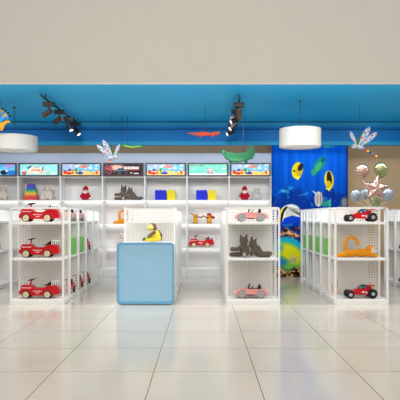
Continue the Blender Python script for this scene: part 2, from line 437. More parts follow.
# ------------------------------------------------------------------ framed posters on the shelf headers
def letters(c, x0, x1, y0, y1, n, col, seed):
    q = np.random.RandomState(seed); w = (x1-x0)/n
    for k in range(n):
        a = x0+k*w; c.rect(a+.1*w, a+.85*w, y0+q.rand()*.1*(y1-y0), y1, col)
        c.rect(a+.35*w, a+.6*w, y0+(y1-y0)*(.2+.3*q.rand()), y0+(y1-y0)*(.5+.3*q.rand()), tuple(v*.6+90 for v in col) if sum(col) < 500 else (190,60,60))
def art(kind):
    c = Canvas(156, 50, 0, 40, 0, 12.5, (255,255,255)); n = c.noise(3, 2, 4); n2 = c.noise(1.2, 1, 8)
    if kind == 'sea':
        c.mix(np.ones_like(c.x), (70,196,240)); c.mix((n-.4)*4, (130,220,250), .9); c.mix((c.noise(8, 5, 3)-.5)*5, (196,150,236), .8)
        c.ell(12, 3, 8, 3, (200,160,240), -15, .8, .6); c.ell(28, 9.5, 4, 2.5, (16,24,40), 0); c.ell(31, 8, 1.6, 1.4, (240,240,245)); c.ell(36, 10, 5, 3, (20,120,210), 0, .9, .5); c.ell(8, 9, 5, 2, (30,110,220), 10)
    elif kind == 'banner':
        c.mix(np.ones_like(c.x), (150,232,236)); c.mix((n-.55)*4, (190,244,240), .9)
        c.ell(4.5, 9.5, 2.2, 3, (226,70,80)); c.ell(4.5, 7.6, 1.6, 1.5, (246,206,186)); c.ell(10, 4, 2.6, 1.6, (40,130,170)); c.ell(11, 3, 1.2, 1, (20,60,110))
        c.ell(17, 7, 8, 4.3, (248,240,226)); c.ell(11, 9.5, 3, 2.2, (250,226,206)); c.ell(23, 9, 3, 3, (246,200,186)); letters(c, 12, 21.5, 5, 8, 6, (236,130,50), 3); letters(c, 14, 21, 2.6, 4, 5, (60,110,150), 4)
        c.ell(24, 5.5, .8, 2.8, (50,110,140), 15); c.ell(29.5, 8.5, 2, 3.2, (160,216,200)); c.ell(29.5, 8, 1.1, 1.3, (240,226,206)); c.ell(35, 10, 3, 2, (206,240,230), 0, .9)
    elif kind == 'beach':
        c.mix(np.ones_like(c.x), (120,196,236)); c.mix((n-.5)*4*(c.y < 6), (240,248,252), .9); c.mix((c.x < 12)*(c.y < 5)*.8, (220,200,240), .6)
        c.mix((c.y-7.4-.6*np.sin(c.x/4))/.8, (250,206,120), 1); c.mix((c.y > 6)*(c.y < 7.6)*1., (70,170,220), .7)
        letters(c, 18, 27, 1.3, 4.2, 6, (236,84,36), 5); c.rect(18, 27, 1.0, 1.5, (250,200,60))
        for ex, ey, rx, ry, co in ((3,9,2,2.2,(226,50,40)), (7,10.5,3,1.4,(206,24,36)), (7.5,6.6,1.8,1.3,(96,56,110)), (11,7,1.6,1.4,(226,120,90)), (11,10,1.7,1.5,(246,120,40)), (14.6,6.6,1.4,2.4,(46,160,60)), (15.5,10,1.3,1.3,(40,140,50)),
                                  (19,10.3,3.3,1.3,(20,50,170)), (19,8.6,1.4,1,(30,110,210)), (31,8.5,1.2,1,(120,190,120)), (36.5,9.5,1.3,2.2,(206,90,60)), (37,6.4,1,1,(240,196,160)), (33,10.8,1,1,(226,140,70))): c.ell(ex, ey, rx, ry, co)
    elif kind == 'car':
        c.mix(np.ones_like(c.x), (26,14,20)); c.mix((n-.3)*2*(1-c.y/14), (110,50,56), .8); c.ell(13, 4, 7.5, 3.4, (240,200,184), 0, .9, .8)
        c.ell(4, 4.5, 4, 3.5, (170,40,60), 0, .8, .6); c.mix((n2-.6)*4*(c.x < 12), (220,120,130), .7)
        c.ell(18, 8.2, 6, 3.2, (16,22,30)); c.poly([(13,6.6),(15,4.6),(21,4.8),(23,6.8)], (40,70,84)); c.rect(12.5, 24, 7, 7.7, (120,180,200), .7); c.ell(15.5, 10, 1.6, 1.7, (70,110,130)); c.ell(15.5, 10, .9, 1, (10,10,14)); c.ell(23, 10, 1.6, 1.7, (40,60,80))
        letters(c, 20.5, 36.5, 2.6, 5.8, 8, (250,240,240), 6); c.rect(21, 36, 6.2, 6.9, (190,30,50)); c.rect(31, 36, 10.2, 11, (240,240,240)); c.rect(27, 29.5, 9.6, 10.6, (200,200,200)); c.rect(3, 7, 10, 10.8, (200,90,90)); c.mix((c.y-11)/1, (120,20,30), .6)
    elif kind == 'mint':
        c.mix(np.ones_like(c.x), (118,226,196)); c.mix((n-.5)*3, (160,238,214), .8); c.mix((c.y-10.2+.7*np.sin(c.x/5))/.8, (248,250,250), 1); c.ell(37, 5, 2, .8, (246,252,250), 0); c.ell(8, 9, 7, 1.2, (60,206,170), 0, .7)
        letters(c, 2, 17, 1.2, 2.8, 8, (90,150,110), 8); c.rect(2, 3.4, 1.2, 2.8, (220,70,60)); c.rect(6, 7.4, 1.2, 2.8, (230,120,80))
        c.ell(22, 8.3, 4, 2.2, (216,190,196)); c.ell(22, 6, 2.2, 1.6, (230,206,210)); c.poly([(13,7.6),(31,7.0),(31,7.5),(13,8.2)], (90,130,130)); c.poly([(18,4.6),(26,5.4),(26,5.8),(18,5.1)], (150,70,80)); c.ell(23.5, 10.2, 3.2, 1.1, (226,130,150), 0, .8); c.ell(20, 9.6, 1, .7, (60,70,80))
    return c
art_of = ['sea','banner','beach','car','beach','mint','beach']
plabel = ['framed poster of blue and lilac sea swirls, cut by the left photo edge', 'framed pale cyan poster with a cream banner and orange lettering', 'framed beach poster directly above the lone red doll without a bear',
          'framed dark poster of a black car with white lettering', 'framed beach poster right of the dark car poster', 'framed mint green poster with a white foreground', 'framed beach poster at the right end, beside the mural']
pm = {}
PX0, PX1, PZ0, PZ1 = -.41, .41, Z(176.2, 11.6), Z(162.8, 11.6)
for k in range(7):
    r = empty('framed_poster', (BAYC[k], SF, 0)); tag(r, plabel[k], 'poster', 'framed posters along the shelving header')
    t = .025
    o = roundrect(PX0, PX1, PZ0, PZ1, .004, 1); i = roundrect(PX0+t, PX1-t, PZ0+t, PZ1-t, .002, 1)
    MB().ring(o, i, -.028, -.002).build('frame', 'frame_dark', r)
    a = art_of[k]
    if a not in pm:
        pm[a] = art(a).mesh('picture', lambda x, y: np.stack([PX0+t+x/40*(PX1-PX0-2*t), np.full_like(x, -.012), PZ1-t-y/12.5*(PZ1-PZ0-2*t)], -1), M['paint'])
    link('picture', pm[a], r)

# ================================================================== AISLE DISPLAY UNITS
TOP = 1.364; UW = .75; S1, S2, S0 = 1.155, .652, .075; FRONT, EB, BL = 7.93, 8.33, .59
def perf_mesh():
    nx, nz, p, hr = 18, 32, .0385, .0115
    w = UW/2-.015; z0, z1 = S0, TOP-.012
    mx = (2*w-(nx-1)*p)/2; mz = (z1-z0-(nz-1)*p)/2
    xs = [-w]; zs = [z0]
    for i in range(nx): c = -w+mx+i*p; xs += [c-hr, c+hr]
    for j in range(nz): c = z0+mz+j*p; zs += [c-hr, c+hr]
    xs.append(w); zs.append(z1)
    bm = bmesh.new()
    V = [[bm.verts.new((x, 0, z)) for x in xs] for z in zs]
    k = hr*.58
    for j in range(len(zs)-1):
        for i in range(len(xs)-1):
            if i % 2 and j % 2:
                a, b_, c, d = V[j][i], V[j][i+1], V[j+1][i+1], V[j+1][i]
                for q, sx, sz in ((a,1,1), (b_,-1,1), (c,-1,-1), (d,1,-1)):
                    e = bm.verts.new(q.co+Vector((sx*k, 0, 0))); f = bm.verts.new(q.co+Vector((0, 0, sz*k))); bm.faces.new((q, e, f))
            else: bm.faces.new((V[j][i], V[j][i+1], V[j+1][i+1], V[j+1][i]))
    bmesh.ops.recalc_face_normals(bm, faces=bm.faces[:])
    me = bpy.data.meshes.new('perforated_panel'); bm.to_mesh(me); bm.free(); me.materials.append(M['perforated_white'])
    return me
PERF = perf_mesh(); PERF_SHADED = PERF.copy(); PERF_SHADED.materials[0] = M['perforated_shaded']
w = UW/2
def stand(xc, label, logo=False):
    r = empty('display_stand', (xc, FRONT, 0)); D_ = EB-FRONT-.004
    tag(r, label, 'display stand', 'perforated white end stands facing the shop front')
    fr = MB(); th = .026
    fr.ring(roundrect(-w, w, 0, TOP, .05, 6, (0,0,1,1)), roundrect(-w+th, w-th, th, TOP-th, .03, 6, (0,0,1,1)), 0, .03)
    fr.build('frame', 'white_lacquer', r)
    bf = MB(); bf.ring(roundrect(-w, w, 0, TOP-.004, .02, 3), roundrect(-w+.016, w-.016, .016, TOP-.02, .01, 3), D_-.02, D_)
    bf.build('back_frame', 'white_lacquer', r)
    link('perforated_panel', PERF_SHADED, r, (0, D_-.022, 0))
    for s in (-1, 1): MB().tube([(s*(w-.014), .03, TOP-.016), (s*(w-.014), D_-.02, TOP-.016)], .01).build('side_rail', 'white_lacquer', r)
    for z in (S1, S2): MB().box(-w+.028, w-.028, .006, D_-.024, z-.034, z, .004).build('shelf', 'white_lacquer', r)
    MB().box(-w+.001, w-.001, -.002, D_-.022, .001, S0, .006).build('base', 'white_lacquer', r)
    if logo:
        tag(MB().box(w-.075, w-.03, -.002, 0, TOP-.02, TOP-.008).build('brand_mark', 'logo_red', r), 'small red mark')
    return r
def bay():
    r = empty('display_bay')
    for sx in (-1, 1):
        for y in (0, BL-.03): 
            x = sx*(w-.012); MB().box(x-.012, x+.012, y, y+.026, 0, TOP, .004).build('post', 'white_lacquer', r)
    for sx in (-1, 1):
        x = sx*(w-.012); MB().box(x-.011, x+.011, .026, BL-.03, TOP-.026, TOP-.002, .004).build('top_rail', 'white_lacquer', r)
    for z in (S1, S2): MB().box(-w+.026, w-.026, .005, BL-.025, z-.03, z, .004).build('shelf', 'white_lacquer', r)
    MB().box(-w+.025, w-.025, .003, BL-.005, .001, S0, .006).build('base', 'white_lacquer', r)
    link('perforated_panel', PERF, r, (0, BL-.018, 0))
    return r
LX, CXX, RX, QX = -1.93-w, -.77, 1.08-w, 1.84+w          # row centres: left, counter row, centre right, right
stand(LX, 'white perforated end stand holding three red trucks')
stand(RX, 'white perforated end stand holding pink cars and grey plush cats')
stand(QX, 'white perforated end stand holding red buggies and an orange plush', True)
# counter-row front panel: the first bay of that row carries an extra panel facing the shop front
proto = bay(); first = True
rows = [(LX, 'left aisle row behind the red truck stand', range(4)), (CXX, 'row behind the blue counter', range(4)), (RX, 'row behind the pink car stand', range(4)), (QX, 'right aisle row behind the buggy stand', range(4)),
        (-3.4-w, 'far left row at the photo edge', (2,3)), (3.4+w, 'far right row at the photo edge', (2,3))]
NTH = ['nearest', 'second', 'third', 'deepest']
for xc, lab, ks in rows:
    for k in ks:
        l = 'white open display bay, '+NTH[k]+', '+lab
        if len(ks) == 2: l = 'white open display bay, '+('nearer' if k == 2 else 'farther')+' one in the '+lab
        loc = (xc, EB+k*BL, 0)
        if first: proto.location = loc; o = proto; tag(o, l, 'display bay', 'aisle display bays'); first = False
        else: o = dup(proto, loc, l, 'aisle display bays')
        if lab.startswith('row behind the blue') and k == 0:
            link('perforated_panel', PERF_SHADED, o, (0, .004, 0))

# ------------------------------------------------------------------ blue service counter
def counter():
    x0, x1 = X(117, FRONT), X(174.2, FRONT); zt = Z(242.5, FRONT); xc = (x0+x1)/2; hw = (x1-x0)/2
    r = empty('service_counter', (xc, FRONT, 0)); tag(r, 'pale blue rounded service counter in front of the perforated panel', 'counter')
    MB().prism(roundrect(-hw+.01, hw-.01, .03, zt-.004, .05), .03, .38, 0).build('body', 'white_lacquer', r)
    fp = MB(); fp.ring(roundrect(-hw, hw, .012, zt, .055, 8), roundrect(-hw+.022, hw-.022, .05, zt-.022, .045, 8), -.012, .032); fp.build('front_frame', 'counter_edge', r)
    MB().prism(roundrect(-hw+.018, hw-.018, .046, zt-.018, .05, 8), .0, .03).build('front_panel', 'counter_blue', r)
    MB().box(-hw+.04, hw-.04, .05, .34, 0, .032).build('foot_plinth', 'white_lacquer', r)
    return zt
CZ = counter()

# ================================================================== TOYS
U = 1/70.0                                                # one photo pixel at the end stands, in metres
def sc(P, u=U): return [(x*u, z*u) for x, z in P]
def fire_truck():
    r = empty('ride_on_truck'); W = .078
    b = MB()
    b.prism(sc([(-19.6,3.6),(-20.2,6),(-18.8,7.6),(-18.4,11),(-16.4,12.9),(-8,12.9),(-6.3,10.6),(-4,9.2),(4,9.2),(6.5,11.4),(9,12.6),(17.5,12.4),(19,10),(19.4,7),(20.2,5),(19.4,3.6)]), -W*.8, W*.8, .006)
    b.prism(sc([(-17,3),(-16.6,6.6),(-14.4,8.6),(-9.6,8.6),(-7.4,6.6),(-6,4.2),(3,4.2),(4.4,6.6),(6.6,8.6),(11.4,8.6),(13.6,6.6),(14,3),(12,2.8),(-15,2.8)]), -W, W, .006)
    b.prism(sc([(-6,4),(-6,8),(4,8),(4,4)]), -W, W, .004)
    d = b
    for y in (-W*.8-.0012, W*.8+.0006):
        for x0, x1, z in ((-17,-15.6,10.2), (-15.2,-14,10.2), (-13.6,-12.6,10.2), (-12,-10.8,10.2), (-10.4,-9.4,10.2), (-9,-7.6,10.2)): d.box(x0*U, x1*U, y, y+.0006, (z-.35)*U, (z+.45)*U, mi=1)
        d.box(-19*U, -17.8*U, y, y+.0006, 8.2*U, 9.2*U, mi=1)
    for y in (-W-.0012, W+.0006):
        for x0, x1, z in ((-5.4,-3.8,7.2), (-3.4,-2,7.2), (-1.4,-.2,7.2), (.2,1.4,7.2), (2,3.2,7.2), (-2.6,-1,5.4), (-.6,.8,5.4)): d.box(x0*U, x1*U, y, y+.0006, (z-.35)*U, (z+.35)*U, mi=1)
    d.build('body', ['red_paint', 'white_plastic'], r)
    for x in (-12, 9):
        for s in (-1, 1):
            t = MB().cyl((x*U, s*(W-.006), 3.8*U), (x*U, s*(W+.026), 3.8*U), 3.8*U, seg=28, bevel=.006).build('wheel', 'black_rubber', r)
            h = MB().cyl((x*U, s*(W+.0), 3.8*U), (x*U, s*(W+.029), 3.8*U), 3.05*U, seg=28, bevel=.003); h.cyl((x*U, s*(W+.02), 3.8*U), (x*U, s*(W+.034), 3.8*U), .9*U, seg=14, mi=1)
            h.build('wheel_disc', ['cream_wheel', 'steel'], t)
    MB().tube([(-9.6*U, 0, 12.6*U), (-8.4*U, 0, 17.6*U)], .011).build('steering_column', 'red_paint', r)
    t = MB().torus((-8.3*U, 0, 17.9*U), 3.7*U, .0065, (-.24, 0, 1)); t.tube([(-11.6*U, 0, 17.2*U), (-4.9*U, 0, 18.7*U)], .006); t.tube([(-8.3*U, -3.4*U, 17.9*U), (-8.3*U, 3.4*U, 17.9*U)], .006); t.ell((-8.3*U, 0, 18*U), (.018,.018,.01))
    t.build('steering_wheel', 'black_plastic', r)
    MB().prism(sc([(2.6,12.2),(8,13.4),(11,16.6),(13,16.6),(13,12.2)]), -.045, .045, .006).build('seat', 'black_plastic', r)
    k = MB()
    for s in (-1, 1):
        for x in (12.6, 14.5, 16.4, 18.2): k.tube([(x*U, s*.05, 12*U), (x*U, s*.05, 16.9*U)], .0068)
        k.tube([(12.2*U, s*.05, 16.4*U), (18.6*U, s*.05, 16.4*U)], .0065); k.tube([(12.2*U, s*.05, 14.2*U), (18.6*U, s*.05, 14.2*U)], .004)
    MB().box(12.8*U, 17.8*U, -.04, .04, 12*U, 15.8*U, .004).build('backrest', 'black_plastic', r)
    for x in (12.4, 18.4):
        for z in (14.2, 16.4): k.tube([(x*U, -.05, z*U), (x*U, .05, z*U)], .005)
    k.build('ladder_rack', 'white_plastic', r)
    q = MB().cyl((-13.8*U, 0, 12.6*U), (-13.8*U, 0, 14.4*U), .004); q.ell((-13.9*U, 0, 15*U), (.012,.012,.011)); q.build('bell', 'steel', r)
    for s in (-1, 1): MB().ell((-19.2*U, s*.035, 9.4*U), (.012,.014,.014)).build('headlight', 'white_plastic', r)
    return r
def pink_car():
    r = empty('toy_convertible'); W = .085
    b = MB(); b.prism(sc([(-15.8,3),(-16.6,4.6),(-16,6.6),(-13.5,8.4),(-6,9.4),(-3.6,9.7),(-2.8,8.6),(7.6,8.4),(8.6,9.4),(11.5,9.2),(15,8),(16.6,6.2),(16.8,4),(15.8,3)]), -W, W, .012, seg=3)
    b.build('body', 'pink_paint', r)
    i = MB().box(-2.6*U, 8*U, -W*.72, W*.72, 8*U, 8.9*U, .003); i.build('cockpit', 'black_plastic', r)
    for y in (-W-.002, W-.002): MB().box(-4.6*U, 3.6*U, y, y+.004, 2.8*U, 3.8*U, .001).build('sill', 'black_plastic', r)
    for x in (-9.4, 9.2):
        for sd in (-1, 1):
            ar = MB().cyl((x*U, sd*(W-.03), 4.1*U), (x*U, sd*(W+.008), 4.1*U), 4.1*U, seg=28, bevel=.005); t = ar.build('wheel', 'grey_wheel', r)
            h = MB().cyl((x*U, sd*W, 4.1*U), (x*U, sd*(W+.011), 4.1*U), 2.9*U, seg=20)
            for a in range(5): h.tube([(x*U, sd*(W+.011), 4.1*U), ((x+2.9*math.cos(a*1.2566))*U, sd*(W+.011), (4.1+2.9*math.sin(a*1.2566))*U)], .0045, mi=1)
            h.build('hub_cap', ['steel', 'grey_wheel'], t)
    MB().prism(sc([(-3.4,9.2),(-2.4,9.2),(-1.0,13.4),(-1.8,13.6)]), -W*.7, W*.7, .002).build('windscreen', 'black_plastic', r)
    t = MB().torus((1.2*U, -.03, 10.6*U), .022, .0045, (-.6,0,.8)); t.tube([(-.6*U, -.03, 9*U), (1.2*U, -.03, 10.6*U)], .004); t.build('steering_wheel', 'black_plastic', r)
    for y in (-.035, .035): MB().prism(sc([(6.4,8.6),(9.8,8.6),(9.2,13),(8.2,13.4)]), y-.026, y+.026, .004).build('seat', 'black_plastic', r)
    for y in (-.055, .055): MB().ell((-15.6*U, y, 6.4*U), (.014,.016,.012)).build('headlight', 'white_plastic', r)
    MB().box(-17*U, -15.6*U, -W*.9, W*.9, 3*U, 4.2*U, .005).build('bumper', 'steel', r)
    return r
def buggy():
    r = empty('toy_buggy'); b = MB()
    b.prism(sc([(-13,4.6),(-13.4,5.6),(-6,8),(-2,9.8),(2,8.2),(6,11.2),(9,11),(10,8),(9.6,3.4),(-4,3.2)]), -.045, .045, .008)
    b.prism(sc([(-2,3.4),(-1,7),(5,8),(8,6),(7,3.2)]), -.062, .062, .006)
    b.prism(sc([(7.6,11.2),(8,12.4),(13.6,12.9),(13.6,12)]), -.075, .075, .003); b.tube([(9.4*U, 0, 8*U), (10.8*U, 0, 12.2*U)], .007)
    for y in (-.0632, .0626): b.box(0*U, 3.4*U, y, y+.0006, 5.4*U, 6.6*U, mi=1); b.box(4.2*U, 5.4*U, y, y+.0006, 4.4*U, 6.8*U, mi=1)
    b.build('body', ['red_paint', 'white_plastic'], r)
    c = MB()
    for s in (-1, 1): c.tube([(-3*U, s*.04, 9*U), (1*U, s*.036, 12.4*U), (5*U, s*.036, 12.4*U), (7.4*U, s*.04, 10.6*U)], .006)
    for x in (1, 5): c.tube([(x*U, -.036, 12.4*U), (x*U, .036, 12.4*U)], .006)
    c.build('roll_cage', 'black_plastic', r)
    MB().ell((2.6*U, 0, 10.6*U), (.026,.024,.028)).build('driver_helmet', 'dot_blue', r)
    c = MB().box(-15.5*U, -9*U, -.03, .03, 3.2*U, 5*U, .004); c.tube([(-11.6*U, -.09, 3.7*U), (-11.6*U, .09, 3.7*U)], .006); c.tube([(10.4*U, -.09, 4.6*U), (10.4*U, .09, 4.6*U)], .007); c.box(6*U, 13*U, -.03, .03, 3.2*U, 6*U, .004)
    c.tube([(-11.6*U, -.075, 4*U), (-9*U, -.03, 7.6*U)], .005); c.tube([(-11.6*U, .075, 4*U), (-9*U, .03, 7.6*U)], .005)
    c.build('chassis', 'black_plastic', r)
    for x, rad, wd in ((-11.6, 3.7, .04), (10.4, 4.6, .055)):
        for s in (-1, 1):
            y = s*.088; tx = x-(3.4 if x < 0 and s > 0 else 0)*0
            t = MB().torus((tx*U, y, rad*U), (rad-1.15)*U, 1.15*U, (0,1,0)); t.cyl((tx*U, y-wd/2, rad*U), (tx*U, y+wd/2, rad*U), (rad-.9)*U, seg=24, bevel=.004)
            for a in range(14):
                an = a*2*PI/14; t.box(-.004, .004, y-wd*.55, y+wd*.55, (rad-.5)*U, rad*U, mtx=Matrix.Translation((tx*U, 0, rad*U)) @ Matrix.Rotation(an, 4, 'Y'))
            wo = t.build('wheel', 'black_rubber', r)
            MB().cyl((tx*U, y+s*wd*.3, rad*U), (tx*U, y+s*wd*.62, rad*U), 2.3*U, 1.7*U, seg=14).build('wheel_rim', 'steel', wo)
    return r
def E(x, z, rx, rz, y=0, ry=None, rot=0): return ((x*U, y*U, z*U), (rx*U, (ry if ry else min(rx, rz))*U, rz*U), (0, math.radians(rot), 0))
def L(x0, z0, x1, z1, r0, r1, y0=0, y1=None): return limb((x0*U, y0*U, z0*U), (x1*U, (y0 if y1 is None else y1)*U, z1*U), r0*U, r1*U, 8)
def cat_upright():
    r = empty('plush_cat')
    e = [E(0,7.5,4.6,6.2,0,4.4), E(.4,4.4,5,4,0,5), E(-.5,15.8,4.5,4.2,0,4.2), E(-2.2,14.6,2.8,2.2,-2.4,2.2)]
    e += L(-2.9,18,-3.4,21.6,1.8,.9,1.2)+L(1.8,18,2.5,22,1.8,.9,1.2)
    e += L(-3,10.5,-7,7.6,2,2,-2.5)+L(-7,7.6,-12,7.8,2,2.3,-2.5)
    e += L(-2.5,2.6,-12.6,2.2,2.5,2.2,1)+L(1,2.8,0,2.4,2.7,2.7,-2,-5)
    e += L(3,10,4,5,1.8,1.8,-2.6)
    blob('body', e, 'grey_plush', r)
    p = MB().ell((-.2*U, -7.6*U, 2.5*U), (2*U, .5*U, 2*U)); p.build('foot_pad', 'pale_pad', r)
    dots(r, [((-3.2*U, -3.5*U, 16.8*U), .4*U), ((.6*U, -3.7*U, 17*U), .4*U), ((-2*U, -4.2*U, 15*U), (.5*U, .35*U, .35*U))])
    return r
def cat_leaning():
    r = empty('plush_cat')
    e = [E(4.6,7,5.4,5,0,4.4,30), E(7,4.2,5,4,0,4.6), E(1.2,12.8,4.2,4.2,0,4,-15), E(-.8,11.6,2.5,2.1,-2.4,2.1)]
    e += L(-.2,15.5,.1,19.6,1.8,.9,1)+L(3,15.4,4.3,18.2,1.7,.8,-1)
    e += L(8,3,18.6,3.4,2.7,2.1,1.5)+L(8,2.6,14,2.2,2.6,2.2,-2.5)+L(14,2.2,16.5,2.4,2.2,2.6,-2.5)
    e += L(2.6,9.4,-.4,3,1.9,1.9,-2.6)+L(6.5,9.5,9.4,4.4,1.8,1.8,-3)
    blob('body', e, 'grey_plush', r)
    dots(r, [((-.4*U, -3.3*U, 14.4*U), .4*U), ((2.6*U, -3.5*U, 14*U), .4*U), ((-.8*U, -4*U, 12.2*U), (.5*U, .35*U, .35*U))])
    return r
def monkey():
    r = empty('plush_monkey')
    e = [E(-6,4.2,9,3.7,0,4), E(4,4.6,8,4.2,0,4.2)]+L(-12,3.2,-20,2.2,3,1.6,-2)+L(-12,3,-18.6,2,2.6,1.7,2.5)+L(9,3.6,17.5,1.8,2.2,1.7,-3.5)+L(8,3.2,15,1.8,2.2,1.7,3)
    e += [E(12.6,7.2,4.8,4.7,0,4.4)]
    e += [E(10.4,9,1.5,1.6,-3.4,.9), E(10.4,9,1.5,1.6,3.4,.9)]
    blob('body', e, 'orange_plush', r)
    pts = []
    for k in range(26):
        a = math.radians(222-k*9.3); pts.append(((-5.8+7*math.cos(a)*(1-.004*k))*U, .6*U, (12.6+7.3*math.sin(a))*U))
    pts = [(-9*U, .4*U, 4*U)]+pts
    MB().tube(pts, [1.9*U]+[1.75*U-.0002*k for k in range(25)]+[.6*U], 10).build('tail', 'orange_plush', r)
    f = MB().ell((14.6*U, -2.6*U, 6.8*U), (2.9*U, 2.8*U, 3.1*U)); f.build('face', 'face_cream', r)
    m = MB().ell((18.2*U, -.8*U, 5*U), (3.0*U, 3.2*U, 3.3*U)); m.build('muzzle', 'silver_plush', r)
    dots(r, [((14.6*U, -5.2*U, 8*U), .5*U), ((17*U, -3.6*U, 8.4*U), .5*U), ((20.6*U, -2*U, 6.2*U), .5*U)])
    return r
V = 1/49.0                                                # one photo pixel at the wall shelves
def Ev(x, z, rx, rz, y=0, ry=None, rot=0): return ((x*V, y*V, z*V), (rx*V, (ry if ry else min(rx, rz))*V, rz*V), (0, math.radians(rot), 0))
def Lv(x0, z0, x1, z1, r0, r1, y0=0, y1=None): return limb((x0*V, y0*V, z0*V), (x1*V, (y0 if y1 is None else y1)*V, z1*V), r0*V, r1*V, 6)
def teddy(body, muzzle):
    r = empty('teddy_bear')
    e = [Ev(0,5.2,4.2,4.6,0,3.6), Ev(0,12,3.4,3.1,-.2,3), Ev(-3,14.6,1.4,1.4,.4,.9), Ev(3,14.6,1.4,1.4,.4,.9)]
    e += Lv(-3.2,8,-5,4.2,1.5,1.5,-.6,-2)+Lv(3.2,8,5,4.2,1.5,1.5,-.6,-2)+Lv(-2.6,2,-4,1.9,1.9,1.9,-.5,-4.2)+Lv(2.6,2,4,1.9,1.9,1.9,-.5,-4.2)
    blob('body', e, body, r, .008)
    MB().ell((0, -2.7*V, 11*V), (1.6*V, 1.2*V, 1.3*V)).build('muzzle', muzzle, r)
    dots(r, [((-1.3*V, -2.9*V, 12.9*V), .36*V), ((1.3*V, -2.9*V, 12.9*V), .36*V), ((0, -3.9*V, 11.5*V), (.55*V, .35*V, .4*V))])
    return r
def doll():
    r = empty('knitted_doll')
    MB().ell((0, 0, 9.6*V), (2.7*V, 2.5*V, 2.5*V)).build('head', 'skin_doll', r)
    e = [Ev(0,4.4,3.6,4.2,0,2.9), Ev(0,2,4,1.9,0,3)]+Lv(-2.8,6.6,-4.4,3.2,1.4,1.5,-.4,-1)+Lv(2.8,6.6,4.4,3.2,1.4,1.5,-.4,-1)+Lv(-1.6,1.6,-2,1.4,1.5,1.4,-.4,-3)+Lv(1.6,1.6,2,1.4,1.5,1.4,-.4,-3)
    blob('coat', e, 'santa_red', r, .007)
    blob('cap', [Ev(0,11.8,2.9,2,0.3,2.7), Ev(.4,13.4,1.8,1.3,.4,1.6)], 'santa_red', r, .006)
    MB().torus((0, 0, 10.9*V), 2.7*V, .42*V).build('cap_band', 'santa_red', r)
    MB().ell((0, -1.3*V, 7.9*V), (2.2*V, 1.6*V, 1.3*V)).build('beard', 'white_plush', r)
    for s in (-1, 1): MB().ell((s*4.8*V, -1.3*V, 2.4*V), (1.1*V, 1.1*V, 1.2*V)).build('mitten', 'white_plush', r)
    dots(r, [((-.9*V, -2.3*V, 10*V), .32*V), ((.9*V, -2.3*V, 10*V), .32*V)], False)
    return r
def tower():
    r = empty('stacking_tower'); n = 9; cols = ['red','red','orange','yellow','green','teal','blue','blue','violet']
    for k in range(n):
        w0 = 6.9-k*.41; z0 = k*1.88*V
        nm = cols[k]
        tag(MB().box(-w0*V, w0*V, -w0*.6*V, w0*.6*V, z0, z0+1.82*V, .005).build('stacking_ring', 'ring_'+nm, r), nm+' ring')
    return r
def cubes(key, wpx, hpx):
    r = empty('toy_block'); n = 3
    b = MB(); s = wpx*V/n; h = hpx*V/n
    for i in range(n):
        for j in range(n): b.box(-wpx*V/2+i*s, -wpx*V/2+(i+1)*s, -.09, .09, j*h, (j+1)*h, .006)
    b.build('block_body', key, r)
    t = MB()
    for i in range(n):
        for y in (-.05, .05): t.cyl((-wpx*V/2+(i+.5)*s, y, hpx*V-.002), (-wpx*V/2+(i+.5)*s, y, hpx*V+.008), .02, seg=14)
    t.build('studs', key, r)
    return r
def bee():
    r = empty('plush_bee')
    e = [E(3.6,6,4.4,5.6,0,4.2,-12), E(4.2,3.2,4.8,3.2,0,4.4)]+L(2.4,2.6,-5,2.4,2.5,2.2,-2.2)+L(3,2.4,-2,2,2.3,2.4,2.6)
    blob('body', e, 'yellow_plush', r)
    blob('head', [E(-.2,14.8,3.7,3.7,0,3.4), E(1.8,16.6,1.8,1.8,1.6,1.2), E(3.2,12.4,1.5,3,1.4,1.8)], 'brown_plush', r)
    tag(MB().ell((-1.5*U, -1.7*U, 13.9*U), (3.2*U, 3*U, 3.2*U)).build('face', 'pale_yellow', r), 'pale yellow face')
    MB().ell((-3.6*U, -2.2*U, 12.4*U), (1.7*U, 1.9*U, 1.5*U)).build('muzzle', 'yellow_plush', r)
    for y in (-3.6, 3.2): blob('arm', L(2.6,9.6,-1,7.2,1.6,1.5,y)+L(-1,7.2,-3.6,4.8,1.5,1.4,y), 'brown_plush', r)
    e = L(6,9.6,8.4,6.4,1.8,1.6,1)+L(8.4,6.4,8.4,2.4,1.6,1.3,2)
    blob('tail', e, 'brown_plush', r)
    tag(MB().ell((-7.6*U, -2.4*U, 2.6*U), (2.4*U, 1.7*U, 1.5*U), (0,-.5,0)).build('slipper', 'kite_green', r), 'green slipper')
    dots(r, [((-2.6*U, -4.3*U, 15*U), .45*U), ((-4.1*U, -2*U, 15.1*U), .45*U), ((-5.2*U, -2.6*U, 12.8*U), .4*U)])
    return r
